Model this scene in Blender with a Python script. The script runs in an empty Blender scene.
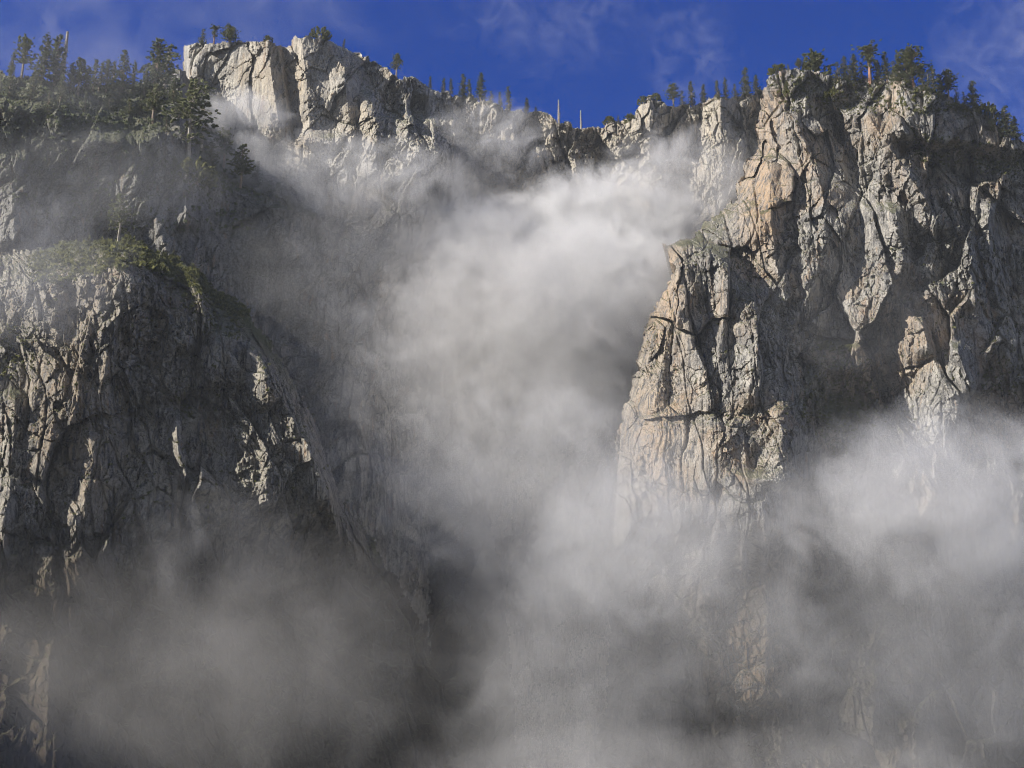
import bpy, math, random
import numpy as np
from mathutils import Vector, Matrix

GRID = 0.85            # spacing of the cliff surveys (about 0.7 m on the rock)
S = bpy.context.scene
COL = S.collection
rad = math.radians

# ------------------------------------------------------------------ camera
PITCH = rad(20.0); FOV = rad(40.0)
FPX = 512 / math.tan(FOV / 2)
CAMZ = 1.7
cam_d = bpy.data.cameras.new("camera"); cam = bpy.data.objects.new("camera", cam_d); COL.objects.link(cam)
cam.location = (0, 0, CAMZ); cam.rotation_euler = (math.pi / 2 + PITCH, 0, 0)
cam_d.sensor_width = 36; cam_d.lens = 18 / math.tan(FOV / 2); cam_d.clip_end = 60000; cam_d.clip_start = 0.5
S.camera = cam
CP, SP = math.cos(PITCH), math.sin(PITCH)


def at(px, py, Y):
    """world point seen at a photo pixel, Y metres up the valley"""
    a = (np.asarray(px, float) - 512) / FPX; b = (384 - np.asarray(py, float)) / FPX
    dy = CP - b * SP; dz = SP + b * CP
    t = Y / dy
    return a * t, np.broadcast_to(np.asarray(Y, float), np.shape(t)), CAMZ + dz * t


def mpp(py, Y):
    b = (384 - py) / FPX
    return Y / (CP - b * SP) / FPX


# ------------------------------------------------------------------ noise
def h2(i, j, s):
    v = np.sin(i * 127.1 + j * 311.7 + s * 74.7) * 43758.5453
    return v - np.floor(v)


def vnoise(x, y, s=0):
    xi = np.floor(x); yi = np.floor(y); fx = x - xi; fy = y - yi
    fx = fx * fx * fx * (fx * (fx * 6 - 15) + 10); fy = fy * fy * fy * (fy * (fy * 6 - 15) + 10)
    a = h2(xi, yi, s); b = h2(xi + 1, yi, s); c = h2(xi, yi + 1, s); d = h2(xi + 1, yi + 1, s)
    return (a + (b - a) * fx) * (1 - fy) + (c + (d - c) * fx) * fy


def fbm(x, y, s=0, o=4, g=0.5):
    r = 0; a = 1; t = 0
    for k in range(o):
        r = r + a * (vnoise(x + 17.3 * k, y - 9.1 * k, s + k) * 2 - 1); t += a; a *= g; x = x * 2.03; y = y * 2.03
    return r / t


def ridged(x, y, s=0, o=4, g=0.5):
    r = 0; a = 1; t = 0
    for k in range(o):
        n = 1 - np.abs(vnoise(x + 11.3 * k, y + 5.1 * k, s + k) * 2 - 1); r = r + a * n * n; t += a; a *= g; x = x * 2.1; y = y * 2.1
    return r / t


def blocks(x, y, s=0, tilt=0.5, step=0.6):
    """broken rock: each cell is a tilted face of its own; returns height and distance to the joint"""
    xi = np.floor(x); yi = np.floor(y)
    d1 = np.full(x.shape, 9.0); d2 = np.full(x.shape, 9.0); hh = np.zeros(x.shape)
    for di in (-1, 0, 1):
        for dj in (-1, 0, 1):
            ci = xi + di; cj = yi + dj
            ox = x - (ci + h2(ci, cj, s)); oy = y - (cj + h2(ci, cj, s + 5))
            d = ox * ox + oy * oy
            v = step * (h2(ci, cj, s + 9) * 2 - 1) + tilt * ((h2(ci, cj, s + 13) * 2 - 1) * ox + (h2(ci, cj, s + 17) * 2 - 1) * 0.5 * oy)
            n = d < d1
            d2 = np.where(n, d1, np.minimum(d2, d)); hh = np.where(n, v, hh); d1 = np.where(n, d, d1)
    return hh, np.sqrt(d2) - np.sqrt(d1)


def sstep(a, b, x):
    t = np.clip((x - a) / (b - a), 0, 1); return t * t * (3 - 2 * t)


def curve_x(pts, py):
    p = sorted(pts, key=lambda q: q[1])
    return np.interp(py, [q[1] for q in p], [q[0] for q in p])


def yfade(pts, py, f=14):
    y0 = min(q[1] for q in pts); y1 = max(q[1] for q in pts)
    return sstep(y0 - f, y0 + f * 0.2, py) * (1 - sstep(y1 - f * 0.2, y1 + f, py))


def inside(poly, x, y):
    r = np.zeros(x.shape, bool); n = len(poly)
    for i in range(n):
        x0, y0 = poly[i]; x1, y1 = poly[(i + 1) % n]
        if y0 == y1: continue
        c = ((y0 > y) != (y1 > y)) & (x < (x1 - x0) * (y - y0) / (y1 - y0) + x0)
        r ^= c
    return r


# ------------------------------------------------------------------ materials
def new_mat(name):
    m = bpy.data.materials.new(name); m.use_nodes = True; nt = m.node_tree; nt.nodes.clear(); return m, nt


class NT:
    def __init__(s, nt): s.nt = nt
    def n(s, t, **k):
        o = s.nt.nodes.new(t)
        for a, v in k.items():
            if a.startswith("i_"):
                o.inputs[int(a[2:]) if a[2:].isdigit() else a[2:].replace("_", " ")].default_value = v
            else: setattr(o, a, v)
        return o
    def l(s, a, b): s.nt.links.new(a, b)
    def math(s, op, a, b=None, c=None, clamp=False):
        o = s.nt.nodes.new("ShaderNodeMath"); o.operation = op; o.use_clamp = clamp
        for i, v in enumerate((a, b, c)):
            if v is None: continue
            if isinstance(v, (int, float)): o.inputs[i].default_value = v
            else: s.l(v, o.inputs[i])
        return o.outputs[0]
    def mix(s, f, a, b, mode='MIX'):
        o = s.nt.nodes.new("ShaderNodeMix"); o.data_type = 'RGBA'; o.blend_type = mode
        for i, v in ((0, f), (6, a), (7, b)):
            if isinstance(v, (int, float)): o.inputs[i].default_value = v
            elif isinstance(v, tuple): o.inputs[i].default_value = (*v, 1)
            else: s.l(v, o.inputs[i])
        return o.outputs[2]
    def ramp(s, f, lo, hi):
        o = s.n("ShaderNodeMapRange", i_1=lo, i_2=hi); o.interpolation_type = 'SMOOTHSTEP'; s.l(f, o.inputs[0]); return o.outputs[0]
    def noise(s, vec, scale, detail=4, rough=0.55, dist=0.0):
        o = s.n("ShaderNodeTexNoise"); o.inputs['Scale'].default_value = scale; o.inputs['Detail'].default_value = detail
        o.inputs['Roughness'].default_value = rough; o.inputs['Distortion'].default_value = dist; s.l(vec, o.inputs['Vector']); return o.outputs['Fac']
    def scale(s, vec, v):
        o = s.n("ShaderNodeVectorMath", operation='MULTIPLY'); s.l(vec, o.inputs[0]); o.inputs[1].default_value = v; return o.outputs[0]


def rock_mat(name, pale, dark, warm, warm_amt=0.5, stain=0.5):
    m, nt = new_mat(name); N = NT(nt)
    geo = N.n("ShaderNodeNewGeometry"); pos = geo.outputs['Position']
    big = N.noise(pos, 0.012, 5, 0.6)
    mid = N.noise(pos, 0.07, 6, 0.65, 0.6)
    fine = N.noise(pos, 0.55, 6, 0.7)
    streakv = N.scale(pos, (0.22, 0.22, 0.018))
    streak = N.noise(streakv, 1.0, 5, 0.6, 0.8)
    streak2 = N.noise(N.scale(pos, (0.07, 0.07, 0.008)), 1.0, 4, 0.55)
    c = N.mix(N.ramp(N.math('ADD', N.math('MULTIPLY', mid, 0.6), N.math('MULTIPLY', fine, 0.4)), 0.38, 0.6), dark, pale)
    c = N.mix(N.math('MULTIPLY', N.ramp(big, 0.48, 0.64), warm_amt), c, warm)
    patch = N.noise(N.scale(pos, (0.03, 0.03, 0.017)), 1.0, 5, 0.62, 0.6)
    c = N.mix(N.math('MULTIPLY', N.ramp(patch, 0.56, 0.66), 0.55), c, (min(1, pale[0] * 1.3), min(1, pale[1] * 1.29), min(1, pale[2] * 1.25)))
    rust = N.noise(N.scale(pos, (0.1, 0.1, 0.02)), 1.0, 5, 0.6, 1.0)
    c = N.mix(N.math('MULTIPLY', N.ramp(rust, 0.57, 0.68), 0.6), c, (0.30, 0.17, 0.075))
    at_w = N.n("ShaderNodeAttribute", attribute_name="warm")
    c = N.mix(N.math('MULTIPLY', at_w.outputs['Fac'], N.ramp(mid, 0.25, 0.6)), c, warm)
    c = N.mix(N.math('MULTIPLY', N.ramp(streak, 0.5, 0.62), stain), c, (0.05, 0.05, 0.052))
    c = N.mix(N.math('MULTIPLY', N.ramp(streak2, 0.55, 0.7), stain * 0.6), c, (0.09, 0.085, 0.08))
    c = N.mix(N.math('MULTIPLY', N.ramp(fine, 0.35, 0.7), 0.35), c, (0.5, 0.48, 0.44))
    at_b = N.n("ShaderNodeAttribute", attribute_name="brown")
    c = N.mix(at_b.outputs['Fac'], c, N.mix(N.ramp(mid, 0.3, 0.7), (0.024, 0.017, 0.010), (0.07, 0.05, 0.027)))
    # lichen, grass and low growth where the rock is flat enough to hold soil
    at_v = N.n("ShaderNodeAttribute", attribute_name="veg")
    sep = N.n("ShaderNodeSeparateXYZ"); N.l(geo.outputs['Normal'], sep.inputs[0])
    flat = N.math('ADD', sep.outputs[2], N.math('MULTIPLY', N.math('SUBTRACT', mid, 0.5), 1.0))
    g = N.math('MAXIMUM', N.math('MULTIPLY', N.ramp(flat, 0.5, 0.8), 0.75),
               N.math('MULTIPLY', at_v.outputs['Fac'], N.ramp(N.math('ADD', flat, at_v.outputs['Fac']), 0.55, 1.0)))
    green = N.mix(N.ramp(fine, 0.3, 0.7), (0.035, 0.042, 0.016), (0.12, 0.125, 0.045))
    c = N.mix(g, c, green)
    b = N.n("ShaderNodeBsdfPrincipled"); b.inputs['Roughness'].default_value = 0.85; b.inputs['Specular IOR Level'].default_value = 0.25
    N.l(c, b.inputs['Base Color'])
    bump = N.n("ShaderNodeBump"); bump.inputs['Strength'].default_value = 0.9; bump.inputs['Distance'].default_value = 2.2
    hh = N.math('ADD', N.math('MULTIPLY', fine, 0.8), N.noise(N.scale(pos, (0.9, 0.9, 0.12)), 1.0, 5, 0.65))
    N.l(hh, bump.inputs['Height']); N.l(bump.outputs[0], b.inputs['Normal'])
    o = N.n("ShaderNodeOutputMaterial"); N.l(b.outputs[0], o.inputs[0]); return m


M_PALE = rock_mat("granite_pale", (0.52, 0.49, 0.42), (0.27, 0.25, 0.215), (0.42, 0.31, 0.17), 0.35, 0.55)
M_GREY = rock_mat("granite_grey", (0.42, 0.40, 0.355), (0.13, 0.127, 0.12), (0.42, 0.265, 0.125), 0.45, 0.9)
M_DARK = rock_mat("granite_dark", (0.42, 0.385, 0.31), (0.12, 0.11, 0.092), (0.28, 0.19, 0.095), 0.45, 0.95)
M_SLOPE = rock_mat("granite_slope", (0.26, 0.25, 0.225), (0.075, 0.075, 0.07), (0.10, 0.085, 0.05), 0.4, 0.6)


def leaf_mat(name, a, b, thin=True):
    m, nt = new_mat(name); N = NT(nt)
    geo = N.n("ShaderNodeNewGeometry"); f = N.noise(geo.outputs['Position'], 0.35, 3, 0.6)
    c = N.mix(N.ramp(f, 0.3, 0.7), a, b)
    p = N.n("ShaderNodeBsdfPrincipled"); p.inputs['Roughness'].default_value = 0.75; p.inputs['Specular IOR Level'].default_value = 0.2
    N.l(c, p.inputs['Base Color']); o = N.n("ShaderNodeOutputMaterial")
    t = N.n("ShaderNodeBsdfTranslucent"); N.l(c, t.inputs[0]); mx = N.n("ShaderNodeMixShader"); mx.inputs[0].default_value = 0.5 if thin else 0.0
    N.l(p.outputs[0], mx.inputs[1]); N.l(t.outputs[0], mx.inputs[2]); N.l(mx.outputs[0], o.inputs[0]); return m


M_FIR = leaf_mat("fir_needles", (0.10, 0.12, 0.065), (0.22, 0.24, 0.13))
M_PINE = leaf_mat("pine_needles", (0.12, 0.135, 0.06), (0.26, 0.27, 0.13))
M_SHRUB = leaf_mat("shrub_leaves", (0.09, 0.1, 0.035), (0.24, 0.235, 0.09))
M_BARK = leaf_mat("pale_bark", (0.20, 0.15, 0.10), (0.36, 0.29, 0.21), False)
M_BARKR = leaf_mat("red_bark", (0.22, 0.12, 0.075), (0.36, 0.21, 0.14), False)
M_DEAD = leaf_mat("weathered_wood", (0.25, 0.22, 0.17), (0.45, 0.40, 0.33), False)


# ------------------------------------------------------------------ mesh helper
def mesh_obj(name, verts, quads=None, tris=None, mat=None, parent=None, smooth=False, mesh_name=None):
    me = bpy.data.meshes.new(mesh_name or name)
    verts = np.asarray(verts, np.float32)
    nq = 0 if quads is None else len(quads); nt_ = 0 if tris is None else len(tris)
    me.vertices.add(len(verts)); me.vertices.foreach_set("co", verts.ravel())
    me.loops.add(nq * 4 + nt_ * 3); me.polygons.add(nq + nt_)
    li = []; ls = []
    if nq: li.append(np.asarray(quads, np.int32).ravel()); ls.append(np.arange(nq) * 4)
    if nt_: li.append(np.asarray(tris, np.int32).ravel()); ls.append(nq * 4 + np.arange(nt_) * 3)
    me.loops.foreach_set("vertex_index", np.concatenate(li)); me.polygons.foreach_set("loop_start", np.concatenate(ls).astype(np.int32))
    me.polygons.foreach_set("use_smooth", np.full(nq + nt_, smooth))
    me.update(calc_edges=True); me.validate()
    if mat: me.materials.append(mat)
    o = bpy.data.objects.new(name, me); COL.objects.link(o)
    if parent: o.parent = parent
    return o


# ------------------------------------------------------------------ cliffs
DEPTH = {}


def cliff(key, name, label, poly, depth, mat, seed, amp=1.0, edge=3.0, masks=None, grid=GRID, cell=1.0, ymax=905, yc=790, ribs=0.6):
    xs = [p[0] for p in poly]; ys = [p[1] for p in poly]
    x0, x1, y0 = min(xs) - 6, max(xs) + 6, min(ys) - 6
    gx = np.arange(x0, x1, grid); gy = np.arange(y0, ymax, grid)
    # coarser below the frame, where nothing is seen
    gy = np.concatenate([gy[gy < yc], np.arange(yc, 790, 2.2), np.arange(790, ymax, 6.0)])
    gx = np.concatenate([gx[(gx >= -14) & (gx <= 1038)], np.arange(1038, x1, 3.0)]) if x1 > 1045 else gx
    if x0 < -20: gx = np.concatenate([np.arange(x0, -14, 3.0), gx[gx >= -14]])
    PX, PY = np.meshgrid(gx, gy)
    # broken outline
    jx = (h2(np.floor(PX / 5 + 0.3 * PY), np.floor(PY / 7), seed) - 0.5) * edge + fbm(PX / 9, PY / 9, seed + 3, 4) * edge * 1.4
    jy = (h2(np.floor(PX / 6), np.floor(PY / 6), seed + 1) - 0.5) * edge + fbm(PX / 8, PY / 8, seed + 7, 4) * edge * 1.4
    mask = inside(poly, PX + jx, PY + jy)
    Y = depth(PX, PY)
    near = mask.copy()
    near[1:] |= mask[:-1]; near[:-1] |= mask[1:]; near[:, 1:] |= mask[:, :-1]; near[:, :-1] |= mask[:, 1:]
    yref = float(Y[mask].mean())
    U, _, V = at(PX[near], PY[near], yref)
    U = U + 0.12 * (Y[near] - yref); V = V + 0.06 * (Y[near] - yref)
    wu = fbm(U / 45, V / 60, seed + 20, 3) * 7 + fbm(U / 9, V / 12, seed + 22, 2) * 1.6
    wv = fbm(U / 40, V / 50, seed + 24, 3) * 8 + fbm(U / 8, V / 11, seed + 26, 2) * 1.8
    u = U + wu + 0.16 * V * np.sin(seed); v = V + wv
    D = np.zeros(U.shape)
    # smooth slabs alternate with broken ground
    rough = 0.36 + 0.9 * sstep(0.36, 0.62, vnoise(U / 38 + 0.3 * wu / 7, V / 60, seed + 70) * 0.65 + 0.35 * vnoise(U / 15, V / 22, seed + 72))
    for sc, a, el, sd, small in ((74, 16, 1.8, 31, 0), (32, 11.0, 2.1, 37, 0), (15, 5.5, 1.9, 40, .5), (10, 4.2, 1.4, 41, 1), (5.2, 3.0, 1.6, 43, 1), (2.5, 1.5, 1.3, 47, 1)):
        sc *= cell
        b, e = blocks((u + 0.35 * v * np.sin(sd * 1.7 + seed) / el) / sc, (v + 0.75 * u * np.cos(sd * 2.3 + seed)) / (sc * el), seed + sd, 1.8, 0.5)
        k = 0.5 + 1.0 * sstep(0.25, 0.75, vnoise(U / 60, V / 70, seed + sd + 2))
        k = k * (1 + small * (rough - 1))
        D += a * cell ** 0.5 * b * k
        D -= a * 0.28 * k * (1 - sstep(0.0, 0.12, e))
    D += ribs * 7.0 * (ridged(u / 19, v / 190, seed + 51, 3, 0.6) - 0.5)
    D += 1.6 * rough * (ridged(u / 5, v / 15, seed + 55, 4, 0.6) - 0.5)
    # long upright joints
    for wid, dep, sl, sd in ((29, 4.0, 0.08, 61), (13, 2.0, -0.10, 63)):
        t = (U + 0.2 * wu + sl * V) / wid + 0.3 * fbm(U / 60, V / 70, seed + sd, 2)
        f = np.abs(t - np.floor(t) - 0.3 - 0.4 * h2(np.floor(t), 1.0, seed + sd))
        on_ = sstep(0.45, 0.6, vnoise(np.floor(t) * 3.7, V / 65, seed + sd + 1))
        D -= dep * on_ * (1 - sstep(0.0, 1.3 / wid, f))
    am = amp(PX, PY) if callable(amp) else amp
    D *= am[near] if np.ndim(am) else am
    Yd = Y.copy(); Yd[near] -= D
    X, _, Z = at(PX, PY, Yd)
    idx = -np.ones(PX.shape, np.int64)
    q = mask[:-1, :-1] & mask[1:, :-1] & mask[:-1, 1:] & mask[1:, 1:]
    used = np.zeros(mask.shape, bool)
    used[:-1, :-1] |= q; used[1:, :-1] |= q; used[:-1, 1:] |= q; used[1:, 1:] |= q
    idx[used] = np.arange(used.sum())
    vs = np.stack([X[used], Yd[used], Z[used]], 1)
    quads = np.stack([idx[:-1, :-1][q], idx[1:, :-1][q], idx[1:, 1:][q], idx[:-1, 1:][q]], 1)
    qp = np.pad(q, 1)
    c = qp[1:-1, 1:-1]
    E = []
    for sh, a, b in (((0, 1), (0, 0), (0, 1)), ((2, 1), (1, 1), (1, 0)), ((1, 0), (1, 0), (0, 0)), ((1, 2), (0, 1), (1, 1))):
        nb = qp[sh[0]:sh[0] + c.shape[0], sh[1]:sh[1] + c.shape[1]]
        m = c & ~nb
        ia = idx[a[0]:a[0] + c.shape[0], a[1]:a[1] + c.shape[1]][m]; ib = idx[b[0]:b[0] + c.shape[0], b[1]:b[1] + c.shape[1]][m]
        E.append(np.stack([ia, ib], 1))
    E = np.concatenate(E)
    bv = np.unique(E)
    base = vs[bv]; cx = vs[:, 0].mean()
    n0 = len(vs); rings = [bv]; allv = [vs]
    mp = -np.ones(n0, np.int64); mp[bv] = np.arange(len(bv))
    rng = np.random.default_rng(seed)
    for k, d in enumerate((5, 18, 50, 110, 190)):
        P = base.copy(); f = 1 + d / P[:, 1]
        P[:, 0] = P[:, 0] * f - np.sign(P[:, 0] - cx) * 0.10 * d
        P[:, 1] += d; P[:, 2] += fbm(base[:, 0] / 30, base[:, 2] / 30 + d, seed + 80, 3) * min(8, d * 0.15) - 0.04 * d
        rings.append(n0 + k * len(bv) + np.arange(len(bv))); allv.append(P)
    Q = [quads]
    ea, eb = mp[E[:, 0]], mp[E[:, 1]]
    for k in range(5):
        Q.append(np.stack([rings[k][ea], rings[k][eb], rings[k + 1][eb], rings[k + 1][ea]], 1))
    V_all = np.concatenate(allv)
    o = mesh_obj(name, V_all, quads=np.concatenate(Q), mat=mat, smooth=False)
    o["kind"] = "structure"; o["label"] = label
    for an in ("warm", "brown", "veg"):
        vals = np.zeros(len(V_all), np.float32)
        if masks and an in masks:
            mv = masks[an](PX, PY)[used].astype(np.float32); vals[:n0] = mv
            for k in range(5): vals[n0 + k * len(bv):n0 + (k + 1) * len(bv)] = mv[bv]
        at_ = o.data.attributes.new(an, 'FLOAT', 'POINT'); at_.data.foreach_set("value", vals)
    DEPTH[key] = (gx, gy, used, X, Yd, Z)
    return o


def on(key, px, py):
    """point of a cliff's surface at, or first below, a photo pixel"""
    gx, gy, used, X, Y, Z = DEPTH[key]
    i = int(np.argmin(np.abs(gx - px))); j = int(np.argmin(np.abs(gy - py)))
    while j < len(gy) - 1 and not used[j, i]: j += 1
    return Vector((X[j, i], Y[j, i], Z[j, i]))


def ridge(px, py, pts, A, wl, wr, f=14, p=1.0):
    d = px - curve_x(pts, py)
    t = np.clip(np.where(d < 0, 1 + d / wl, 1 - d / wr), 0, 1)
    return -A * t ** p * yfade(pts, py, f)


def fault(px, py, pts, A, w, f=14):
    """right of the line the rock stands A metres farther back"""
    d = px - curve_x(pts, py)
    return A * sstep(-w / 2, w / 2, d) * yfade(pts, py, f)


def bump(px, py, x, y, rx, ry, A):
    return -A * np.clip(1 - ((px - x) / rx) ** 2 - ((py - y) / ry) ** 2, 0, 1)


def blob(px, py, x, y, rx, ry):
    return np.exp(-((px - x) / rx) ** 2 - ((py - y) / ry) ** 2)


# left buttress ------------------------------------------------------------
LB = [(-300, 330), (-180, 280), (-60, 262), (0, 255), (40, 247), (80, 241), (122, 238), (160, 252), (195, 268), (215, 290), (238, 300), (262, 330), (285, 365), (302, 395), (318, 430),
      (330, 462), (340, 500), (366, 530), (386, 562), (420, 620), (450, 700), (470, 780), (480, 910), (-300, 910)]


def d_lb(x, y):
    Y = 870 + (895 - y) * 0.20
    crest = [(150, 236), (132, 262), (118, 310), (106, 360), (98, 420), (90, 480), (70, 560), (50, 640), (40, 900)]
    d = x - curve_x(crest, y)
    Y = Y + np.where(d < 0, -d * 0.24, np.minimum(d, 40) * 0.9 + np.maximum(d - 40, 0) * (0.15 + 0.35 * sstep(480, 580, y)))
    top = np.interp(x, [p[0] for p in LB[:18]], [p[1] for p in LB[:18]])
    Y = Y + 95 * np.clip(1 - (y - top) / 42, 0, 1) ** 1.6
    Y += ridge(x, y, [(55, 300), (60, 370), (48, 450), (20, 560)], 10, 34, 16)
    Y += ridge(x, y, [(83, 330), (74, 400), (60, 470)], 9, 18, 9)
    Y += ridge(x, y, [(208, 270), (196, 312), (186, 345)], 26, 22, 14)
    Y += ridge(x, y, [(216, 340), (213, 382)], 18, 10, 26)
    Y += ridge(x, y, [(246, 292), (262, 350), (268, 400)], 18, 20, 20)
    Y += ridge(x, y, [(176, 420), (178, 452), (192, 490)], 20, 9, 34)
    Y += ridge(x, y, [(268, 440), (266, 500)], 14, 9, 22)
    Y += ridge(x, y, [(310, 440), (318, 500)], 12, 10, 16)
    Y += ridge(x, y, [(15, 400), (10, 480), (-10, 600)], 22, 30, 14)
    return Y


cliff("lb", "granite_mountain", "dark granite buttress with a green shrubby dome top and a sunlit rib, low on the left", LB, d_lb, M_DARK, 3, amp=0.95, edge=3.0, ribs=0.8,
      masks={"veg": lambda x, y: np.clip(1.25 - (y - np.interp(x, [p[0] for p in LB[:18]], [p[1] for p in LB[:18]])) / 26, 0, 1) * sstep(10, 50, x) * (1 - sstep(250, 330, x)) + 0.45 * blob(x, y, 215, 330, 40, 30),
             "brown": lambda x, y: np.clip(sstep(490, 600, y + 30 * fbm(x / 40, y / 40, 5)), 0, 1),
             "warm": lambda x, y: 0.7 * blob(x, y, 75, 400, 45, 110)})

# wooded left slope --------------------------------------------------------
LS = [(-320, 70), (-200, 40), (-60, 62), (0, 72), (40, 78), (70, 86), (100, 84), (130, 84), (150, 80), (168, 74), (176, 68), (187, 70), (190, 96), (196, 140), (216, 148), (236, 152), (250, 170), (284, 186),
      (305, 200), (330, 228), (360, 250), (400, 306), (440, 385), (470, 450), (500, 560), (515, 700), (525, 910), (-320, 910)]


def d_ls(x, y):
    Y = 1080 + 0.50 * np.maximum(x, -60) + 0.25 * np.maximum(x - 200, 0) + (600 - y) * 0.20
    lip = np.interp(x, [-60, 0, 60, 110, 180, 200, 250, 300, 340], [104, 106, 112, 124, 132, 176, 200, 214, 230]) + 6 * fbm(x / 18, y / 18, 77)
    Y = Y + 2.4 * np.clip(lip - y, 0, 70)
    Y += ridge(x, y, [(10, 160), (14, 240)], 30, 40, 20)
    Y += ridge(x, y, [(186, 168), (186, 222)], 26, 14, 26)
    Y += ridge(x, y, [(120, 140), (200, 330)], 40, 60, 60)
    Y += ridge(x, y, [(270, 190), (330, 330), (350, 420)], 30, 40, 60)
    Y += ridge(x, y, [(180, 66), (187, 140)], 18, 14, 10)
    return Y


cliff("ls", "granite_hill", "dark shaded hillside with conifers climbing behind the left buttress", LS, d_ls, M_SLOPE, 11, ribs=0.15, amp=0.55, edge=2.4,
      masks={"veg": lambda x, y: 0.75 * sstep(250, 120, y) * sstep(175, 150, x) + 0.65 * blob(x, y, 220, 165, 60, 26),
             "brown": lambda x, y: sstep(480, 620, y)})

# pale rim cliff -----------------------------------------------------------
RC = [(183, 46), (190, 42), (228, 42), (252, 41), (262, 38), (270, 37), (277, 46), (291, 46), (292, 34), (300, 38), (308, 33), (314, 38), (322, 37), (336, 44), (352, 50),
      (372, 59), (392, 72), (399, 77), (412, 76), (424, 82), (438, 90), (450, 96), (457, 120), (452, 160), (440, 230), (430, 330), (430, 910), (170, 910), (176, 300), (182, 150), (188, 96)]


def d_rc(x, y):
    Y = 1420 + (200 - y) * 0.28 - 0.30 * (x - 184)
    Y += 70 * sstep(191, 183, x) ** 2
    Y += fault(x, y, [(278, 30), (284, 70), (292, 130)], 20, 5)
    Y += ridge(x, y, [(268, 40), (272, 80), (280, 130)], 16, 22, 8)
    Y += ridge(x, y, [(300, 32), (306, 80), (310, 140)], 24, 16, 34)
    Y += fault(x, y, [(330, 30), (350, 62), (372, 88), (380, 110)], 46, 26)
    Y += np.where(x > 335, (x - 335) * 0.75, 0) * (1 - sstep(70, 110, y - (x - 340) * 0.5))
    Y += 1.5 * np.clip(x - curve_x([(425, 90), (415, 160), (385, 260), (360, 400)], y), 0, 80) * sstep(120, 190, y)
    Y += ridge(x, y, [(345, 80), (350, 130)], 24, 18, 26)
    Y += ridge(x, y, [(372, 96), (376, 140)], 26, 18, 20)
    Y += ridge(x, y, [(402, 74), (408, 130)], 24, 14, 18)
    Y += ridge(x, y, [(428, 92), (436, 150)], 26, 16, 14)
    Y += ridge(x, y, [(300, 185), (312, 240)], 20, 30, 20)
    Y += bump(x, y, 225, 95, 34, 40, -14)
    return Y


cliff("rc", "granite_mountain", "pale sunlit granite rim cliff with a flat top, upper left, above the wooded slope", RC, d_rc, M_PALE, 17, amp=lambda x, y: 0.42 + 0.55 * sstep(310, 390, x), edge=2.4,
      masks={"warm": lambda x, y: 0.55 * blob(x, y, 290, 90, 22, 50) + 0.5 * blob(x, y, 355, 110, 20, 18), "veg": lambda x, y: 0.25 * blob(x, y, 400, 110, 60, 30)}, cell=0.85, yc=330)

# rim at the head of the gully ----------------------------------------------
CR = [(420, 98), (440, 92), (456, 92), (476, 97), (500, 106), (512, 110), (530, 111), (545, 114), (558, 120), (572, 126), (584, 128), (600, 124), (612, 120), (626, 121), (637, 118), (640, 104),
      (648, 98), (660, 98), (667, 106), (690, 104), (712, 98), (734, 95), (760, 90), (800, 84), (830, 120), (830, 910), (400, 910)]


def d_cr(x, y):
    Y = 1580 + (200 - y) * 0.30 - 0.10 * np.abs(x - 560)
    Y += ridge(x, y, [(500, 106), (512, 200), (520, 320)], 40, 40, 40)
    Y += ridge(x, y, [(552, 120), (548, 170), (530, 300)], 26, 20, 40)
    Y += ridge(x, y, [(648, 98), (650, 200), (640, 320)], 44, 40, 50)
    Y += ridge(x, y, [(720, 98), (722, 170), (716, 240)], 46, 34, 34)
    Y += ridge(x, y, [(448, 96), (456, 200)], 26, 20, 22)
    return Y


cliff("cr", "granite_mountain", "ragged granite rim at the head of the misty gully, between the two great cliffs", CR, d_cr, M_PALE, 23, amp=1.05, edge=3.0,
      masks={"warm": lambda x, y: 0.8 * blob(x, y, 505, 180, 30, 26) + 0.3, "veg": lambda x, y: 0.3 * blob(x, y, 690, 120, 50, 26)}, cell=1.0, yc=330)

# right buttress -------------------------------------------------------------
RB = [(768, 78), (776, 69), (800, 67), (822, 73), (850, 80), (880, 79), (893, 73), (906, 79), (926, 88), (950, 98), (975, 108), (992, 120), (1010, 135), (1030, 142), (1090, 160), (1160, 205), (1250, 240), (1340, 330), (1340, 910), (540, 910),
      (606, 700), (612, 560), (613, 474), (616, 440), (625, 408), (633, 380), (642, 344), (648, 316), (662, 292), (675, 266), (668, 256), (663, 245), (690, 237), (706, 221), (734, 199), (744, 166), (757, 150), (756, 130), (762, 100)]


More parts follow.
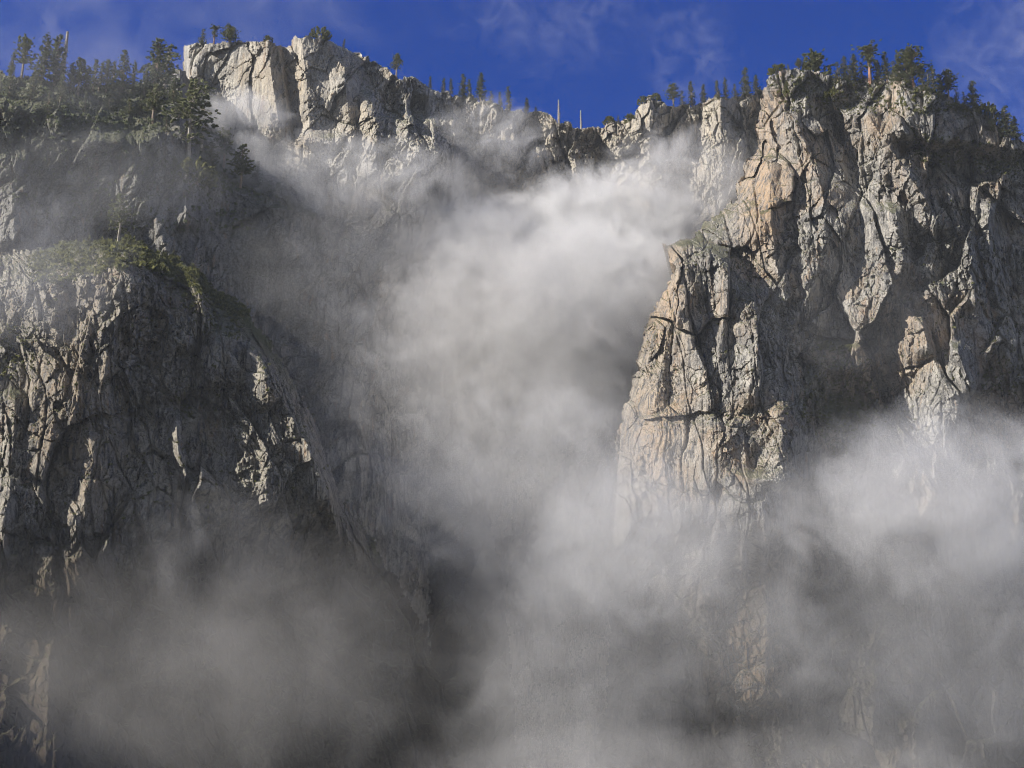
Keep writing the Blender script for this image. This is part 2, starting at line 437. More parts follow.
def d_rb(x, y):
    Y = 1060 + (895 - y) * 0.20
    # the front of the pinnacle, then the wall behind it, then the gully and the great right-hand wall
    edge_ = curve_x([(756, 60), (756, 150), (735, 200), (668, 246), (646, 316), (622, 408), (612, 560), (600, 905)], y)
    Y += 60 * np.exp(-np.maximum(x - edge_, 0) / 14)
    Y -= 0.22 * np.clip(x - edge_, 0, 130)
    # pinnacle shoulder stands in front of the upper wall
    d = x - curve_x([(690, 232), (735, 258), (765, 300), (790, 345), (800, 420), (800, 560)], y)
    Y += 62 - 62 * sstep(10, -26, d) * yfade([(0, 250), (0, 520)], y, 70)
    # tongue of sunlit rock, and the shadowed gully on its right
    d = x - curve_x([(770, 70), (800, 130), (822, 190), (826, 240), (812, 285), (792, 330)], y)
    gul = yfade([(0, 120), (0, 400)], y, 40)
    Y += np.where(d < 0, np.clip(-d, 0, 90) * 0.22, np.minimum(d, 38) * 1.15) * gul
    # right-hand wall comes forward again
    d2 = x - curve_x([(832, 110), (850, 160), (862, 220), (858, 280), (880, 360), (890, 460)], y)
    Y -= np.clip(d2 * 0.9, 0, 58) * gul
    Y += ridge(x, y, [(868, 116), (898, 160), (930, 206), (936, 225)], 30, 34, 14)
    Y += ridge(x, y, [(896, 212), (904, 262), (886, 300), (878, 366)], 34, 56, 12)
    Y += ridge(x, y, [(880, 180), (896, 230)], 12, 16, 12)
    Y += ridge(x, y, [(945, 190), (965, 240), (975, 300)], 20, 22, 20)
    Y += ridge(x, y, [(988, 210), (990, 270), (1000, 310)], 18, 8, 18)
    Y += ridge(x, y, [(922, 320), (928, 350)], 20, 26, 8)
    Y += ridge(x, y, [(958, 352), (972, 392)], 24, 18, 20)
    Y += ridge(x, y, [(826, 350), (812, 390), (796, 440), (786, 480)], 44, 34, 44)
    Y += ridge(x, y, [(842, 370), (842, 450)], 20, 24, 40)
    Y += np.clip(x - 935, 0, 200) * 0.36
    # dark band under the right-hand top, vegetated ledge below it
    Y += -26 * sstep(150, 132, y - (x - 900) * 0.12) * sstep(880, 900, x)
    # pinnacle ribs
    Y += ridge(x, y, [(682, 246), (690, 285), (668, 330), (655, 400)], 12, 24, 14)
    Y += ridge(x, y, [(716, 240), (726, 280), (722, 330), (712, 400)], 12, 26, 20)
    Y += ridge(x, y, [(752, 290), (758, 340), (748, 400)], 18, 22, 12)
    Y += ridge(x, y, [(768, 160), (772, 230), (782, 300)], 16, 24, 12)
    Y += ridge(x, y, [(742, 195), (752, 235)], 14, 14, 18)
    Y += ridge(x, y, [(700, 560), (706, 640), (704, 760)], 20, 30, 30)
    Y += ridge(x, y, [(760, 480), (766, 560), (768, 700)], 24, 40, 30)
    return Y


cliff("rb", "granite_mountain", "massive craggy granite cliff filling the right side, sunlit on its left edge, pines along its top", RB, d_rb, M_GREY, 29, amp=0.88, edge=3.2,
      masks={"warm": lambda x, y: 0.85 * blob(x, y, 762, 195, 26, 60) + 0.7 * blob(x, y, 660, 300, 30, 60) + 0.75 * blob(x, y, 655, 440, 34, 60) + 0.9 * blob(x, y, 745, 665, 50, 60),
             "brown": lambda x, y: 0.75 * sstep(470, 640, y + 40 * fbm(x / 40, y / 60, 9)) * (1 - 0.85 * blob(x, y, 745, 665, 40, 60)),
             "veg": lambda x, y: 0.7 * blob(x, y, 960, 160, 60, 18) + 0.75 * blob(x, y, 835, 400, 50, 60) + 0.6 * blob(x, y, 815, 90, 60, 20) + 0.3 * sstep(960, 1010, x)})

# hill added out of view on the left to shade the lower valley ---------
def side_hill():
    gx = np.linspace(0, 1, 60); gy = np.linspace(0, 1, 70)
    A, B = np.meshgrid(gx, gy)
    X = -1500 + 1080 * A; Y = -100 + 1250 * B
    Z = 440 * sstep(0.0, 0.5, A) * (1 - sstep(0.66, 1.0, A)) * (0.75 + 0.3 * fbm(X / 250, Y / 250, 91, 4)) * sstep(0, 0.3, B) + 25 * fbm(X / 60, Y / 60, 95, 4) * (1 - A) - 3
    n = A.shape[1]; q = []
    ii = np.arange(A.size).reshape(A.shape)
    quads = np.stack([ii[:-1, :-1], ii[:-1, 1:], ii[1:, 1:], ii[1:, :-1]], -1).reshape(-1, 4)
    o = mesh_obj("shade_hill", np.stack([X, Y, Z], -1).reshape(-1, 3), quads=quads, mat=M_SLOPE)
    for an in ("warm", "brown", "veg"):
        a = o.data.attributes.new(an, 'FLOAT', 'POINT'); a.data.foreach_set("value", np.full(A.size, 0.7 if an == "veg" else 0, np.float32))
    o["kind"] = "structure"; o["label"] = "unseen hillside added on the left to shade the lower valley"


side_hill()

# ground ---------------------------------------------------------------------
def ground():
    m, nt = new_mat("valley_ground"); N = NT(nt)
    geo = N.n("ShaderNodeNewGeometry"); f = N.noise(geo.outputs['Position'], 0.05, 6, 0.65)
    c = N.mix(N.ramp(f, 0.3, 0.7), (0.03, 0.035, 0.015), (0.10, 0.085, 0.05))
    b = N.n("ShaderNodeBsdfPrincipled"); b.inputs['Roughness'].default_value = 0.95; N.l(c, b.inputs['Base Color'])
    o = N.n("ShaderNodeOutputMaterial"); N.l(b.outputs[0], o.inputs[0])
    n = 60; t = np.linspace(-1, 1, n); t = np.sign(t) * np.abs(t) ** 2.2
    X, Y = np.meshgrid(t * 24000, t * 24000 + 800)
    Z = np.where(np.hypot(X, Y) > 60, 3 * fbm(X / 120, Y / 120, 7, 3), 0) - 2
    ii = np.arange(n * n).reshape(n, n)
    quads = np.stack([ii[:-1, :-1], ii[:-1, 1:], ii[1:, 1:], ii[1:, :-1]], -1).reshape(-1, 4)
    o = mesh_obj("ground", np.stack([X, Y, Z], -1).reshape(-1, 3), quads=quads, mat=m, smooth=True); o["kind"] = "structure"


ground()

# ------------------------------------------------------------------ trees
def tube(path, radii, sides=6):
    V = []; Q = []
    for k, (p, r) in enumerate(zip(path, radii)):
        for i in range(sides):
            a = 2 * math.pi * i / sides; V.append((p[0] + r * math.cos(a), p[1] + r * math.sin(a), p[2]))
        if k:
            for i in range(sides):
                j = (i + 1) % sides; Q.append(((k - 1) * sides + i, (k - 1) * sides + j, k * sides + j, k * sides + i))
    return V, Q


def limb(V, Q, a, b, ra, rb):
    a = Vector(a); b = Vector(b); d = (b - a).normalized(); s = d.orthogonal().normalized(); t = d.cross(s); n = len(V)
    for p, r in ((a, ra), (b, rb)):
        for k in range(4):
            an = math.pi / 2 * k; V.append(tuple(p + s * r * math.cos(an) + t * r * math.sin(an)))
    for k in range(4):
        j = (k + 1) % 4; Q.append((n + k, n + j, n + 4 + j, n + 4 + k))


def tree_proto(kind, seed):
    """unit-height tree: trunk mesh and crown mesh"""
    R = random.Random(seed)
    lean = (R.uniform(-.03, .03), R.uniform(-.03, .03))
    cx = lambda z: lean[0] * z * z + 0.006 * math.sin(z * 7 + seed)
    cy = lambda z: lean[1] * z * z
    hs = [-0.06, 0, .1, .25, .4, .55, .7, .85, .97]
    r0 = {'snag': .030, 'pine': .021, 'flat': .026, 'broad': .022}.get(kind, .017)
    TV, TQ = tube([(cx(h), cy(h), h) for h in hs], [r0 * (1.1 - max(h, 0) * .6) for h in hs] if kind == 'snag' else [r0 * (1.25 - max(h, 0) * 1.15) if h < .97 else r0 * .1 for h in hs])
    CV = []; CT = []

    def tuft(p, d, L, w):
        """a spray of needle-bearing twigs: a few crossed slivers"""
        d = Vector(d).normalized()
        for _ in range(3):
            s = Vector((R.gauss(0, 1), R.gauss(0, 1), R.gauss(0, .6))); s = (s - d * s.dot(d)).normalized()
            dd = (d + s * R.uniform(-.5, .5)).normalized()
            a = Vector(p) - dd * L * .3; n = len(CV)
            CV.extend([tuple(a + s * w * .5), tuple(a - s * w * .5), tuple(a + dd * L * .7 - s * w * .6), tuple(a + dd * L * 1.1), tuple(a + dd * L * .7 + s * w * .6)])
            CT.extend([(n, n + 1, n + 2), (n, n + 2, n + 4), (n + 2, n + 3, n + 4)])

    def branch(z, az, L, droop, dens, sz):
        p0 = Vector((cx(z), cy(z), z)); d = Vector((math.cos(az), math.sin(az), droop))
        p1 = p0 + d * L
        limb(TV, TQ, p0, p0 + d * L * .85, .0045, .0015)
        k = max(2, int(L * dens))
        for i in range(k):
            t = (i + R.uniform(.3, 1)) / k
            p = p0 + d * L * t + Vector((R.gauss(0, 1), R.gauss(0, 1), R.gauss(0, .7))) * sz * .55 + Vector((0, 0, -.12 * L * t * t))
            tuft(p, d + Vector((R.uniform(-.7, .7), R.uniform(-.7, .7), R.uniform(-.2, .5))), sz * R.uniform(.7, 1.25), sz * R.uniform(.35, .6))

    if kind in ('fir', 'spire', 'young'):
        lo, wid, gap = {'fir': (.08, .19, .024), 'spire': (.12, .11, .027), 'young': (.04, .26, .036)}[kind]
        z = lo
        while z < .985:
            f = (1 - z) / (1 - lo); prof = wid * (f ** .8) * (1 if f < .88 else .8) + .008
            for b in range(R.choice((3, 4, 5))):
                if R.random() < .13: continue
                branch(z + R.uniform(-.008, .008), R.uniform(0, 6.3), prof * R.uniform(.55, 1.2), R.uniform(-.35, .1), 44, .036)
            z += gap * R.uniform(.7, 1.4)
        tuft((cx(1), cy(1), .98), (0, 0, 1), .03, .012)
    elif kind in ('pine', 'broad', 'flat', 'sparse'):
        lo, wid, n = {'pine': (.36, .17, 62), 'broad': (.22, .30, 105), 'flat': (.38, .22, 62), 'sparse': (.24, .17, 66)}[kind]
        for b in range(n):
            t = R.random() ** .85; z = lo + (1 - lo) * t * .98
            if kind == 'flat': prof = wid * (.55 + .45 * math.sin(t * 9 + seed)) * (1 if t > .75 else .75)
            elif kind == 'broad': prof = wid * math.sqrt(max(0.03, 1 - (2 * t - .85) ** 2 / 1.4))
            else: prof = wid * (.35 + .9 * math.sin(math.pi * min(1, t * .85 + .18)))
            branch(z, R.uniform(0, 6.3), prof * R.uniform(.5, 1.15), R.uniform(-.12, .35) if kind != 'sparse' else R.uniform(-.4, .05), 38 if kind != 'sparse' else 30, .05 if kind != 'sparse' else .046)
        for _ in range(6): tuft((cx(.97) + R.gauss(0, .02), cy(.97) + R.gauss(0, .02), .96 + R.uniform(-.02, .02)), (0, 0, 1), .05, .03)
    elif kind == 'snag':
        for b in range(22):
            z = R.uniform(.25, .95); az = R.uniform(0, 6.3); L = R.uniform(.03, .12) * (1.15 - z)
            p0 = Vector((cx(z), cy(z), z)); limb(TV, TQ, p0, p0 + Vector((math.cos(az) * L, math.sin(az) * L, R.uniform(-.02, .03))), .006, .002)
        for b in range(5): branch(R.uniform(.35, .7), R.uniform(0, 6.3), R.uniform(.04, .07), -.1, 40, .022)
    elif kind == 'bush':
        TV, TQ = tube([(0, 0, -.1), (0, 0, .2), (.05, 0, .5)], [.07, .05, .03])
        for b in range(120):
            a = R.uniform(0, 6.3); r = R.random() ** .5 * .62; zz = R.uniform(.05, 1) * math.sqrt(max(.05, 1 - (r / .7) ** 2))
            tuft((r * math.cos(a), r * math.sin(a), zz), (math.cos(a), math.sin(a), 1.2), .2, .12)
    return (TV, TQ), (CV, CT)


PROTO = {}
bark = {'fir': M_BARK, 'spire': M_BARK, 'young': M_BARK, 'pine': M_BARK, 'broad': M_BARKR, 'flat': M_BARKR, 'sparse': M_DEAD, 'snag': M_DEAD, 'bush': M_BARK}
leaf = {'fir': M_FIR, 'spire': M_FIR, 'young': M_FIR, 'pine': M_PINE, 'broad': M_PINE, 'flat': M_PINE, 'sparse': M_PINE, 'snag': M_PINE, 'bush': M_SHRUB}
KNAME = {'fir': 'fir_tree', 'spire': 'fir_tree', 'young': 'fir_tree', 'pine': 'pine_tree', 'broad': 'pine_tree', 'flat': 'pine_tree', 'sparse': 'pine_tree', 'snag': 'dead_tree', 'bush': 'shrub'}
KCAT = {'fir_tree': 'fir tree', 'pine_tree': 'pine tree', 'dead_tree': 'dead tree', 'shrub': 'shrub'}
TR = random.Random(5)


def tree(key, px, py, hpx, kind, label, group, sink=0.02, wide=1.0):
    p = on(key, px, py); p.y += 1.5
    h = hpx * mpp(py, p.y) / math.cos(math.atan2(p.z, p.y)) * 0.99
    var = TR.randrange(3)
    if (kind, var) not in PROTO:
        (tv, tq), (cv, ct) = tree_proto(kind, {'fir': 10, 'spire': 20, 'young': 30, 'pine': 40, 'broad': 50, 'flat': 60, 'sparse': 70, 'snag': 80, 'bush': 90}[kind] + var)
        a = mesh_obj('trunk', tv, quads=tq, mat=bark[kind]); b = mesh_obj('crown', cv, tris=ct, mat=leaf[kind])
        PROTO[(kind, var)] = (a.data, b.data); bpy.data.objects.remove(a); bpy.data.objects.remove(b)
    tm, cm = PROTO[(kind, var)]
    r = bpy.data.objects.new(KNAME[kind], None); COL.objects.link(r)
    r.location = p - Vector((0, 0, sink * h)); r.rotation_euler = (0, 0, TR.uniform(0, 6.28)); r.scale = (h * wide * 1.25, h * wide * 1.25, h)
    r.empty_display_size = 0.1
    r["label"] = label; r["category"] = KCAT[KNAME[kind]]; r["group"] = group
    for nm, me in (('trunk', tm), ('crown', cm)):
        o = bpy.data.objects.new(nm, me); COL.objects.link(o); o.parent = r
    return r


G1 = "conifers on the left skyline"; G2 = "pines along the foot of the pale rim cliff"; G3 = "small trees on top of the pale rim cliff"
G4 = "trees along the rim of the gully"; G5 = "trees on the misty rim beside the right cliff"; G6 = "pines along the top of the right cliff"
for a in [
    ('ls', 10, 76, 26, 'spire', 'small faint conifer at the far left end of the skyline', G1),
    ('ls', 21, 78, 42, 'pine', 'hazy grey-green tree second from the left end of the skyline', G1),
    ('ls', 40, 84, 52, 'fir', 'broad dark fir, left one of the tall pair on the left skyline', G1),
    ('ls', 53, 86, 54, 'fir', 'dense dark fir, right one of the tall pair on the left skyline', G1),
    ('ls', 61, 84, 56, 'snag', 'thin bare-topped spire just right of the tall fir pair', G1),
    ('ls', 69, 92, 30, 'fir', 'short fir in the dip right of the bare-topped spire', G1),
    ('ls', 77, 97, 40, 'pine', 'conifer with a short pale trunk below its crown on the left skyline', G1),
    ('ls', 85, 94, 30, 'spire', 'narrow conifer right of the one with the pale trunk', G1),
    ('ls', 92, 92, 34, 'spire', 'slim pointed conifer at the left of the jagged skyline row', G1),
    ('ls', 98, 92, 32, 'spire', 'slim pointed conifer second in the jagged skyline row', G1),
    ('ls', 105, 94, 37, 'fir', 'fuller conifer in the middle of the jagged skyline row', G1),
    ('ls', 112, 92, 32, 'spire', 'narrow dark conifer at the right end of the jagged skyline row', G1),
    ('ls', 121, 92, 43, 'fir', 'tall pointed fir standing alone right of the jagged row', G1),
    ('ls', 131, 92, 32, 'spire', 'short narrow conifer between the lone pointed fir and the biggest fir', G1),
    ('ls', 143, 98, 30, 'fir', 'low dark fir at the left foot of the biggest skyline fir', G1),
    ('ls', 153, 96, 59, 'fir', 'biggest dense fir on the left skyline, near the pale cliff', G1, .02, 1.15),
    ('ls', 164, 92, 50, 'sparse', 'tree with a long bare trunk pressed against the biggest fir', G1),
    ('ls', 152, 124, 42, 'pine', 'pine with a long bare trunk on the slope below the biggest fir', G1),
    ('ls', 172, 104, 26, 'fir', 'small fir among the rocks left of the pale cliff corner', G1),
    ('ls', 139, 116, 22, 'young', 'young fir on the slope below the skyline', G1),
    ('ls', 108, 110, 22, 'young', 'young bushy fir under the jagged skyline row', G1),
    ('ls', 30, 100, 30, 'fir', 'dark fir on the slope under the tall fir pair', G1),
    ('ls', 118, 104, 22, 'fir', 'dark fir standing just under the lone pointed fir', G1),
    ('ls', 60, 100, 28, 'fir', 'dark fir on the slope right of the tall fir pair foot', G1),
    ('ls', 8, 96, 30, 'fir', 'dark fir on the slope at the very left edge', G1),
    ('ls', 84, 112, 22, 'spire', 'small spire on the sunny bench below the pale-trunked conifer', G1),
    ('ls', 128, 122, 24, 'pine', 'small pine near the lip of the sunny bench', G1),
    ('ls', 178, 118, 26, 'fir', 'small fir in the rocks beside the brightest cliff corner', G1),
    ('ls', 165, 134, 26, 'spire', 'spire at the right end of the sunny bench', G1),
    ('ls', 46, 112, 24, 'young', 'bushy young fir low on the slope under the tall pair', G1),
    ('ls', 187, 160, 84, 'sparse', 'very tall thin pine with a bright trunk before the pale cliff corner', G2),
    ('ls', 201, 146, 64, 'sparse', 'tall thin pine just right of the brightest trunk at the cliff corner', G2),
    ('ls', 223, 168, 40, 'pine', 'pine with a lit trunk below the pale cliff, third from the corner', G2),
    ('ls', 240, 188, 44, 'pine', 'lowest pine with a lit trunk right of the cliff corner', G2),
    ('ls', 172, 186, 32, 'fir', 'dark fir on the slope left of the bright rock knob', G2),
    ('ls', 211, 166, 26, 'young', 'low bushy fir between the lit trunks below the pale cliff', G2),
    ('ls', 256, 186, 26, 'fir', 'small fir at the right end of the ledge below the pale cliff', G2),
    ('ls', 196, 182, 22, 'bush', 'round shrub above the bright rock knob', G2),
    ('lb', 118, 241, 50, 'sparse', 'lone sparse pine with a pale trunk on the green dome', "trees on the green dome"),
    ('rc', 201, 45, 17, 'young', 'small bushy tree at the left end of the flat cliff top', G3),
    ('rc', 213, 45, 19, 'flat', 'little flat-topped pine in the middle of three on the flat cliff top', G3),
    ('rc', 229, 45, 20, 'broad', 'roundest of the three little trees on the flat cliff top', G3),
    ('rc', 320, 39, 11, 'bush', 'wide low shrub on the highest block of the pale cliff', G3, .05, 1.0),
    ('rc', 268, 41, 5, 'bush', 'tiny shrub on the rounded pillar top of the pale cliff', G3),
    ('rc', 343, 49, 11, 'spire', 'tiny tree at the head of the shaded ramp', G3),
    ('rc', 396, 76, 23, 'pine', 'lone pine against the sky at the foot of the shaded ramp', G3),
    ('rc', 430, 88, 13, 'spire', 'small faint tree left end of the misty rim row', G4),
    ('cr', 443, 95, 18, 'spire', 'slender tree second in the misty rim row', G4),
    ('cr', 451, 95, 17, 'spire', 'slender tree third in the misty rim row', G4),
    ('cr', 463, 97, 24, 'fir', 'taller pointed tree in the middle of the misty rim row', G4),
    ('cr', 470, 98, 20, 'spire', 'narrow tree left of the tallest rim tree', G4),
    ('cr', 481, 100, 28, 'fir', 'tallest and fullest tree of the misty rim row', G4),
    ('cr', 491, 104, 15, 'young', 'low tree right of the tallest rim tree', G4),
    ('cr', 509, 112, 27, 'spire', 'isolated dark spire on the rim right of the mist plume', G4),
    ('cr', 527, 114, 17, 'fir', 'short conifer right of the isolated dark spire', G4),
    ('cr', 559, 124, 26, 'snag', 'taller bare dead trunk standing against the sky on the gully rim', G4),
    ('cr', 581, 130, 21, 'snag', 'shorter thin dead trunk at the lowest dip of the rim', G4),
    ('cr', 536, 115, 10, 'young', 'tiny conifer between the short conifer and the taller dead trunk', G4),
    ('cr', 500, 107, 16, 'spire', 'slender tree between the tallest rim tree and the isolated spire', G4),
    ('cr', 618, 124, 9, 'young', 'tiny bushy conifer halfway between the dip and the rock knob', G4),
    ('cr', 631, 122, 8, 'bush', 'shrub just left of the foot of the rock knob', G4),
    ('cr', 609, 124, 7, 'bush', 'tiny shrub on the rim right of the lowest dip', G4),
    ('cr', 644, 102, 7, 'bush', 'shrub on the left of the small rock knob', G5),
    ('cr', 655, 101, 7, 'bush', 'shrub on the right of the small rock knob', G5),
    ('cr', 674, 108, 25, 'pine', 'faint pine right of the small rock knob', G5),
    ('cr', 692, 107, 27, 'spire', 'faint narrow tree second from the rock knob', G5),
    ('cr', 683, 107, 17, 'young', 'low bushy tree between the first two faint trees', G5),
    ('cr', 704, 103, 19, 'fir', 'hazy fir midway along the misty rim', G5),
    ('cr', 757, 94, 20, 'fir', 'hazy fir touching the left edge of the right cliff', G5),
    ('cr', 719, 101, 22, 'spire', 'left of two close narrow trees in the mist', G5),
    ('cr', 726, 100, 23, 'spire', 'right of two close narrow trees in the mist', G5),
    ('cr', 736, 98, 15, 'young', 'low bushy tree in the mist left of the tall fir', G5),
    ('cr', 747, 97, 30, 'fir', 'tallest fir on the misty rim, next to the right cliff', G5),
    ('rb', 778, 75, 10, 'bush', 'low shrub at the left corner of the right cliff top', G6),
    ('rb', 789, 72, 9, 'spire', 'tiny upright tree near the left corner of the right cliff', G6),
    ('rb', 800, 72, 14, 'pine', 'small round-headed pine near the left corner of the right cliff', G6),
    ('rb', 809, 74, 10, 'bush', 'shrub left of the pine with the long white trunk', G6),
    ('rb', 819, 99, 48, 'pine', 'pine with a long white trunk rising from the ledge below the crest', G6, .02, 1.25),
    ('rb', 838, 82, 22, 'young', 'young fir, first right of the white-trunked pine', G6),
    ('rb', 846, 82, 27, 'fir', 'pointed fir, second right of the white-trunked pine', G6),
    ('rb', 856, 83, 30, 'fir', 'pointed fir left of the flat-topped pine', G6),
    ('rb', 864, 83, 22, 'young', 'short fir at the left foot of the flat-topped pine', G6),
    ('rb', 871, 83, 37, 'flat', 'flat-topped pine with a reddish trunk on the crest', G6, .02, 1.25),
    ('rb', 888, 80, 29, 'fir', 'slim fir between the flat-topped pine and the broad pine', G6),
    ('rb', 901, 82, 31, 'fir', 'narrow fir at the left side of the broad pine', G6),
    ('rb', 914, 86, 39, 'broad', 'broadest round-crowned pine on the crest of the right cliff', G6),
    ('rb', 924, 91, 26, 'fir', 'dark fir tucked behind the right of the broad pine', G6),
    ('rb', 935, 95, 31, 'fir', 'pointed fir right of the broad pine', G6),
    ('rb', 950, 100, 30, 'pine', 'pine with a reddish trunk on the descending crest', G6, .02, 1.2),
    ('rb', 957, 103, 16, 'young', 'low fir beside the reddish-trunked pine', G6),
    ('rb', 966, 106, 16, 'young', 'low bushy fir left of the dark pointed fir', G6),
    ('rb', 976, 112, 32, 'fir', 'dark pointed fir on the descending crest', G6, .02, 1.2),
    ('rb', 985, 118, 14, 'bush', 'round shrub at the foot of the dark pointed fir', G6),
    ('rb', 996, 130, 25, 'young', 'bushy fir, second from the right end of the crest', G6),
    ('rb', 1009, 140, 36, 'fir', 'last fir on the crest at the right edge, with a pale trunk', G6, .02, 1.3),
    ('rb', 784, 84, 12, 'young', 'bushy little fir just below the left corner of the right cliff top', G6),
    ('rb', 796, 92, 12, 'bush', 'shrub on the ledge left of the long white trunk', G6),
    ('rb', 830, 80, 16, 'young', 'low fir touching the right side of the white-trunked pine', G6),
    ('rb', 834, 100, 12, 'bush', 'shrub on the ledge right of the long white trunk', G6),
    ('rb', 850, 84, 20, 'young', 'low fir in the gap between the two pointed firs', G6),
    ('rb', 879, 82, 24, 'fir', 'fir touching the right side of the flat-topped pine', G6),
    ('rb', 894, 80, 20, 'young', 'low fir beside the pale boulder on the crest', G6),
    ('rb', 908, 84, 28, 'fir', 'fir half hidden behind the left of the broad pine', G6),
    ('rb', 929, 93, 24, 'young', 'bushy fir in the gap right of the broad pine', G6),
    ('rb', 942, 97, 24, 'fir', 'dark fir at the left of the reddish-trunked pine', G6),
    ('rb', 1002, 134, 22, 'young', 'bushy fir touching the last fir on the crest', G6),
    ('rb', 1018, 142, 26, 'fir', 'fir cut off by the right edge of the view', G6),
    ('rb', 990, 124, 18, 'fir', 'small fir left of the bushy fir near the right end of the crest', G6),
    ('rb', 848, 356, 12, 'bush', 'shrub on the crest of the green spur at the foot of the right cliff', "shrubs on the green spur"),
    ('rb', 826, 352, 11, 'bush', 'shrub at the upper left of the green spur below the shadowed cleft', "shrubs on the green spur"),
    ('rb', 963, 162, 13, 'young', 'small green tree on the ledge under the dark band', "trees on the ledge of the right cliff"),
]: tree(*a)

# ------------------------------------------------------------------ undergrowth
def undergrowth(name, label, spots, mat):
    R = np.random.default_rng(8); V = []; T = []; n = 0
    for key, poly, count, lo, hi in spots:
        gx, gy, used, X, Y, Z = DEPTH[key]
        PX, PY = np.meshgrid(gx, gy); ok = used & inside(poly, PX + 6 * fbm(PX / 14, PY / 14, 3), PY + 6 * fbm(PX / 14, PY / 14, 5))
        ids = np.flatnonzero(ok)
        if not len(ids): continue
        for i in R.choice(ids, count):
            r = R.uniform(lo, hi); c = np.array([X.flat[i], Y.flat[i] - r * .2, Z.flat[i]])
            for _ in range(9):
                d = R.normal(size=3); d[2] = abs(d[2]); d /= np.linalg.norm(d); p = c + d * r * R.uniform(.2, .9)
                a = R.normal(size=3) * r * .42; b = R.normal(size=3) * r * .42
                V.append(p + a); V.append(p + b); V.append(p - a * .7 - b * .7); T.append((n, n + 1, n + 2)); n += 3
    o = mesh_obj(name, np.array(V), tris=np.array(T), mat=mat); o["kind"] = "stuff"; o["label"] = label


undergrowth("undergrowth", "olive green shrubs covering the dome and the ledges of the left buttress",
            [('lb', [(30, 255), (80, 240), (122, 236), (200, 268), (190, 280), (140, 262), (60, 282), (30, 280)], 800, 1.0, 2.4), ('lb', [(30, 252), (80, 238), (122, 234), (200, 262), (190, 282), (140, 266), (60, 284), (30, 282)], 170, 2.6, 5.0), ('lb', [(120, 240), (200, 262), (250, 300), (255, 325), (215, 300), (150, 268)], 420, 1.2, 3.4), ('lb', [(0, 250), (330, 250), (340, 520), (0, 520)], 260, .8, 2.0),
             ('lb', [(190, 262), (215, 290), (245, 300), (240, 340), (200, 330), (170, 280)], 260, 1.0, 2.2),
             ('lb', [(175, 395), (190, 390), (190, 420), (172, 420)], 50, .8, 1.8), ('lb', [(0, 320), (40, 330), (30, 380), (0, 380)], 120, .8, 2.0)], M_SHRUB)
undergrowth("undergrowth", "dark scrub between the conifers on the left hillside",
            [('ls', [(0, 80), (180, 78), (190, 120), (120, 135), (0, 110)], 700, 1.2, 3.0), ('ls', [(170, 170), (200, 150), (280, 185), (260, 200), (190, 185)], 260, 1.0, 2.6),
             ('ls', [(0, 110), (180, 130), (260, 230), (60, 235), (0, 200)], 700, 1.0, 2.6)], M_FIR)
undergrowth("undergrowth", "low green scrub on the ledges of the right cliff",
            [('rb', [(768, 76), (1000, 76), (1000, 118), (780, 112)], 620, 1.0, 2.6), ('rb', [(660, 110), (1020, 120), (1020, 420), (640, 440)], 420, .7, 1.8), ('rb', [(910, 130), (1020, 150), (1020, 178), (920, 164)], 420, .9, 2.4),
             ('rb', [(810, 350), (870, 360), (890, 420), (840, 460), (800, 430)], 420, .8, 2.0), ('rb', [(990, 320), (1024, 300), (1024, 400), (980, 390)], 200, .8, 1.8)], M_SHRUB)

# ------------------------------------------------------------------ mist
def mist_mat(name, dens, scale, lo, hi, seed, g=0.0, col=(1, 1, 1), stretch=(1, 1, 1), detail=6, soft=0.5, base=0.0):
    m, nt = new_mat(name); N = NT(nt)
    tc = N.n("ShaderNodeTexCoord"); geo = N.n("ShaderNodeNewGeometry")
    ln = N.n("ShaderNodeVectorMath", operation='LENGTH'); N.l(tc.outputs['Object'], ln.inputs[0])
    mp = N.n("ShaderNodeMapping"); mp.inputs['Location'].default_value = (seed * 3.7, seed * 1.9, seed * 5.3)
    N.l(N.scale(geo.outputs['Position'], (scale * stretch[0], scale * stretch[1], scale * stretch[2])), mp.inputs['Vector'])
    nz = N.noise(mp.outputs[0], 1.0, detail, 0.64, 1.5)
    # ragged envelope: the noise eats into the edge
    env = N.ramp(N.math('SUBTRACT', 1.0, N.math('ADD', ln.outputs['Value'], N.math('MULTIPLY', N.math('SUBTRACT', 0.5, nz), 0.9))), 0.0, soft)
    core = N.math('MULTIPLY_ADD', N.ramp(nz, lo, hi), 1.0 - base, base)
    d = N.math('MULTIPLY', N.math('MULTIPLY', env, core), dens)
    v = N.n("ShaderNodeVolumePrincipled"); v.inputs['Color'].default_value = (*col, 1); v.inputs['Anisotropy'].default_value = g
    N.l(d, v.inputs['Density'])
    o = N.n("ShaderNodeOutputMaterial"); N.l(v.outputs[0], o.inputs['Volume']); return m


def ico():
    import bmesh
    bm = bmesh.new(); bmesh.ops.create_icosphere(bm, subdivisions=3, radius=1.0); me = bpy.data.meshes.new("mist"); bm.to_mesh(me); bm.free(); return me


MI = [0]


def mist(px, py, Y, rx, ry, depth, dens, label, scale=0.012, lo=0.35, hi=0.7, g=0.0, col=(0.97, 0.97, 0.97), tilt=0, name="mist", **k):
    MI[0] += 1
    me = ico(); me.materials.append(mist_mat("mist_vapour", dens, scale, lo, hi, MI[0], g, col, **k))
    o = bpy.data.objects.new(name, me); COL.objects.link(o)
    x, y, z = at(px, py, Y); s = mpp(py, Y)
    o.location = (float(x), Y, float(z)); o.scale = (rx * s, depth, ry * s); o.rotation_euler = (0, rad(tilt), 0)
    o["kind"] = "stuff"; o["label"] = label
    return o


W = (0.98, 0.98, 0.98); B = (0.96, 0.95, 0.94); BB = (0.96, 0.94, 0.90)
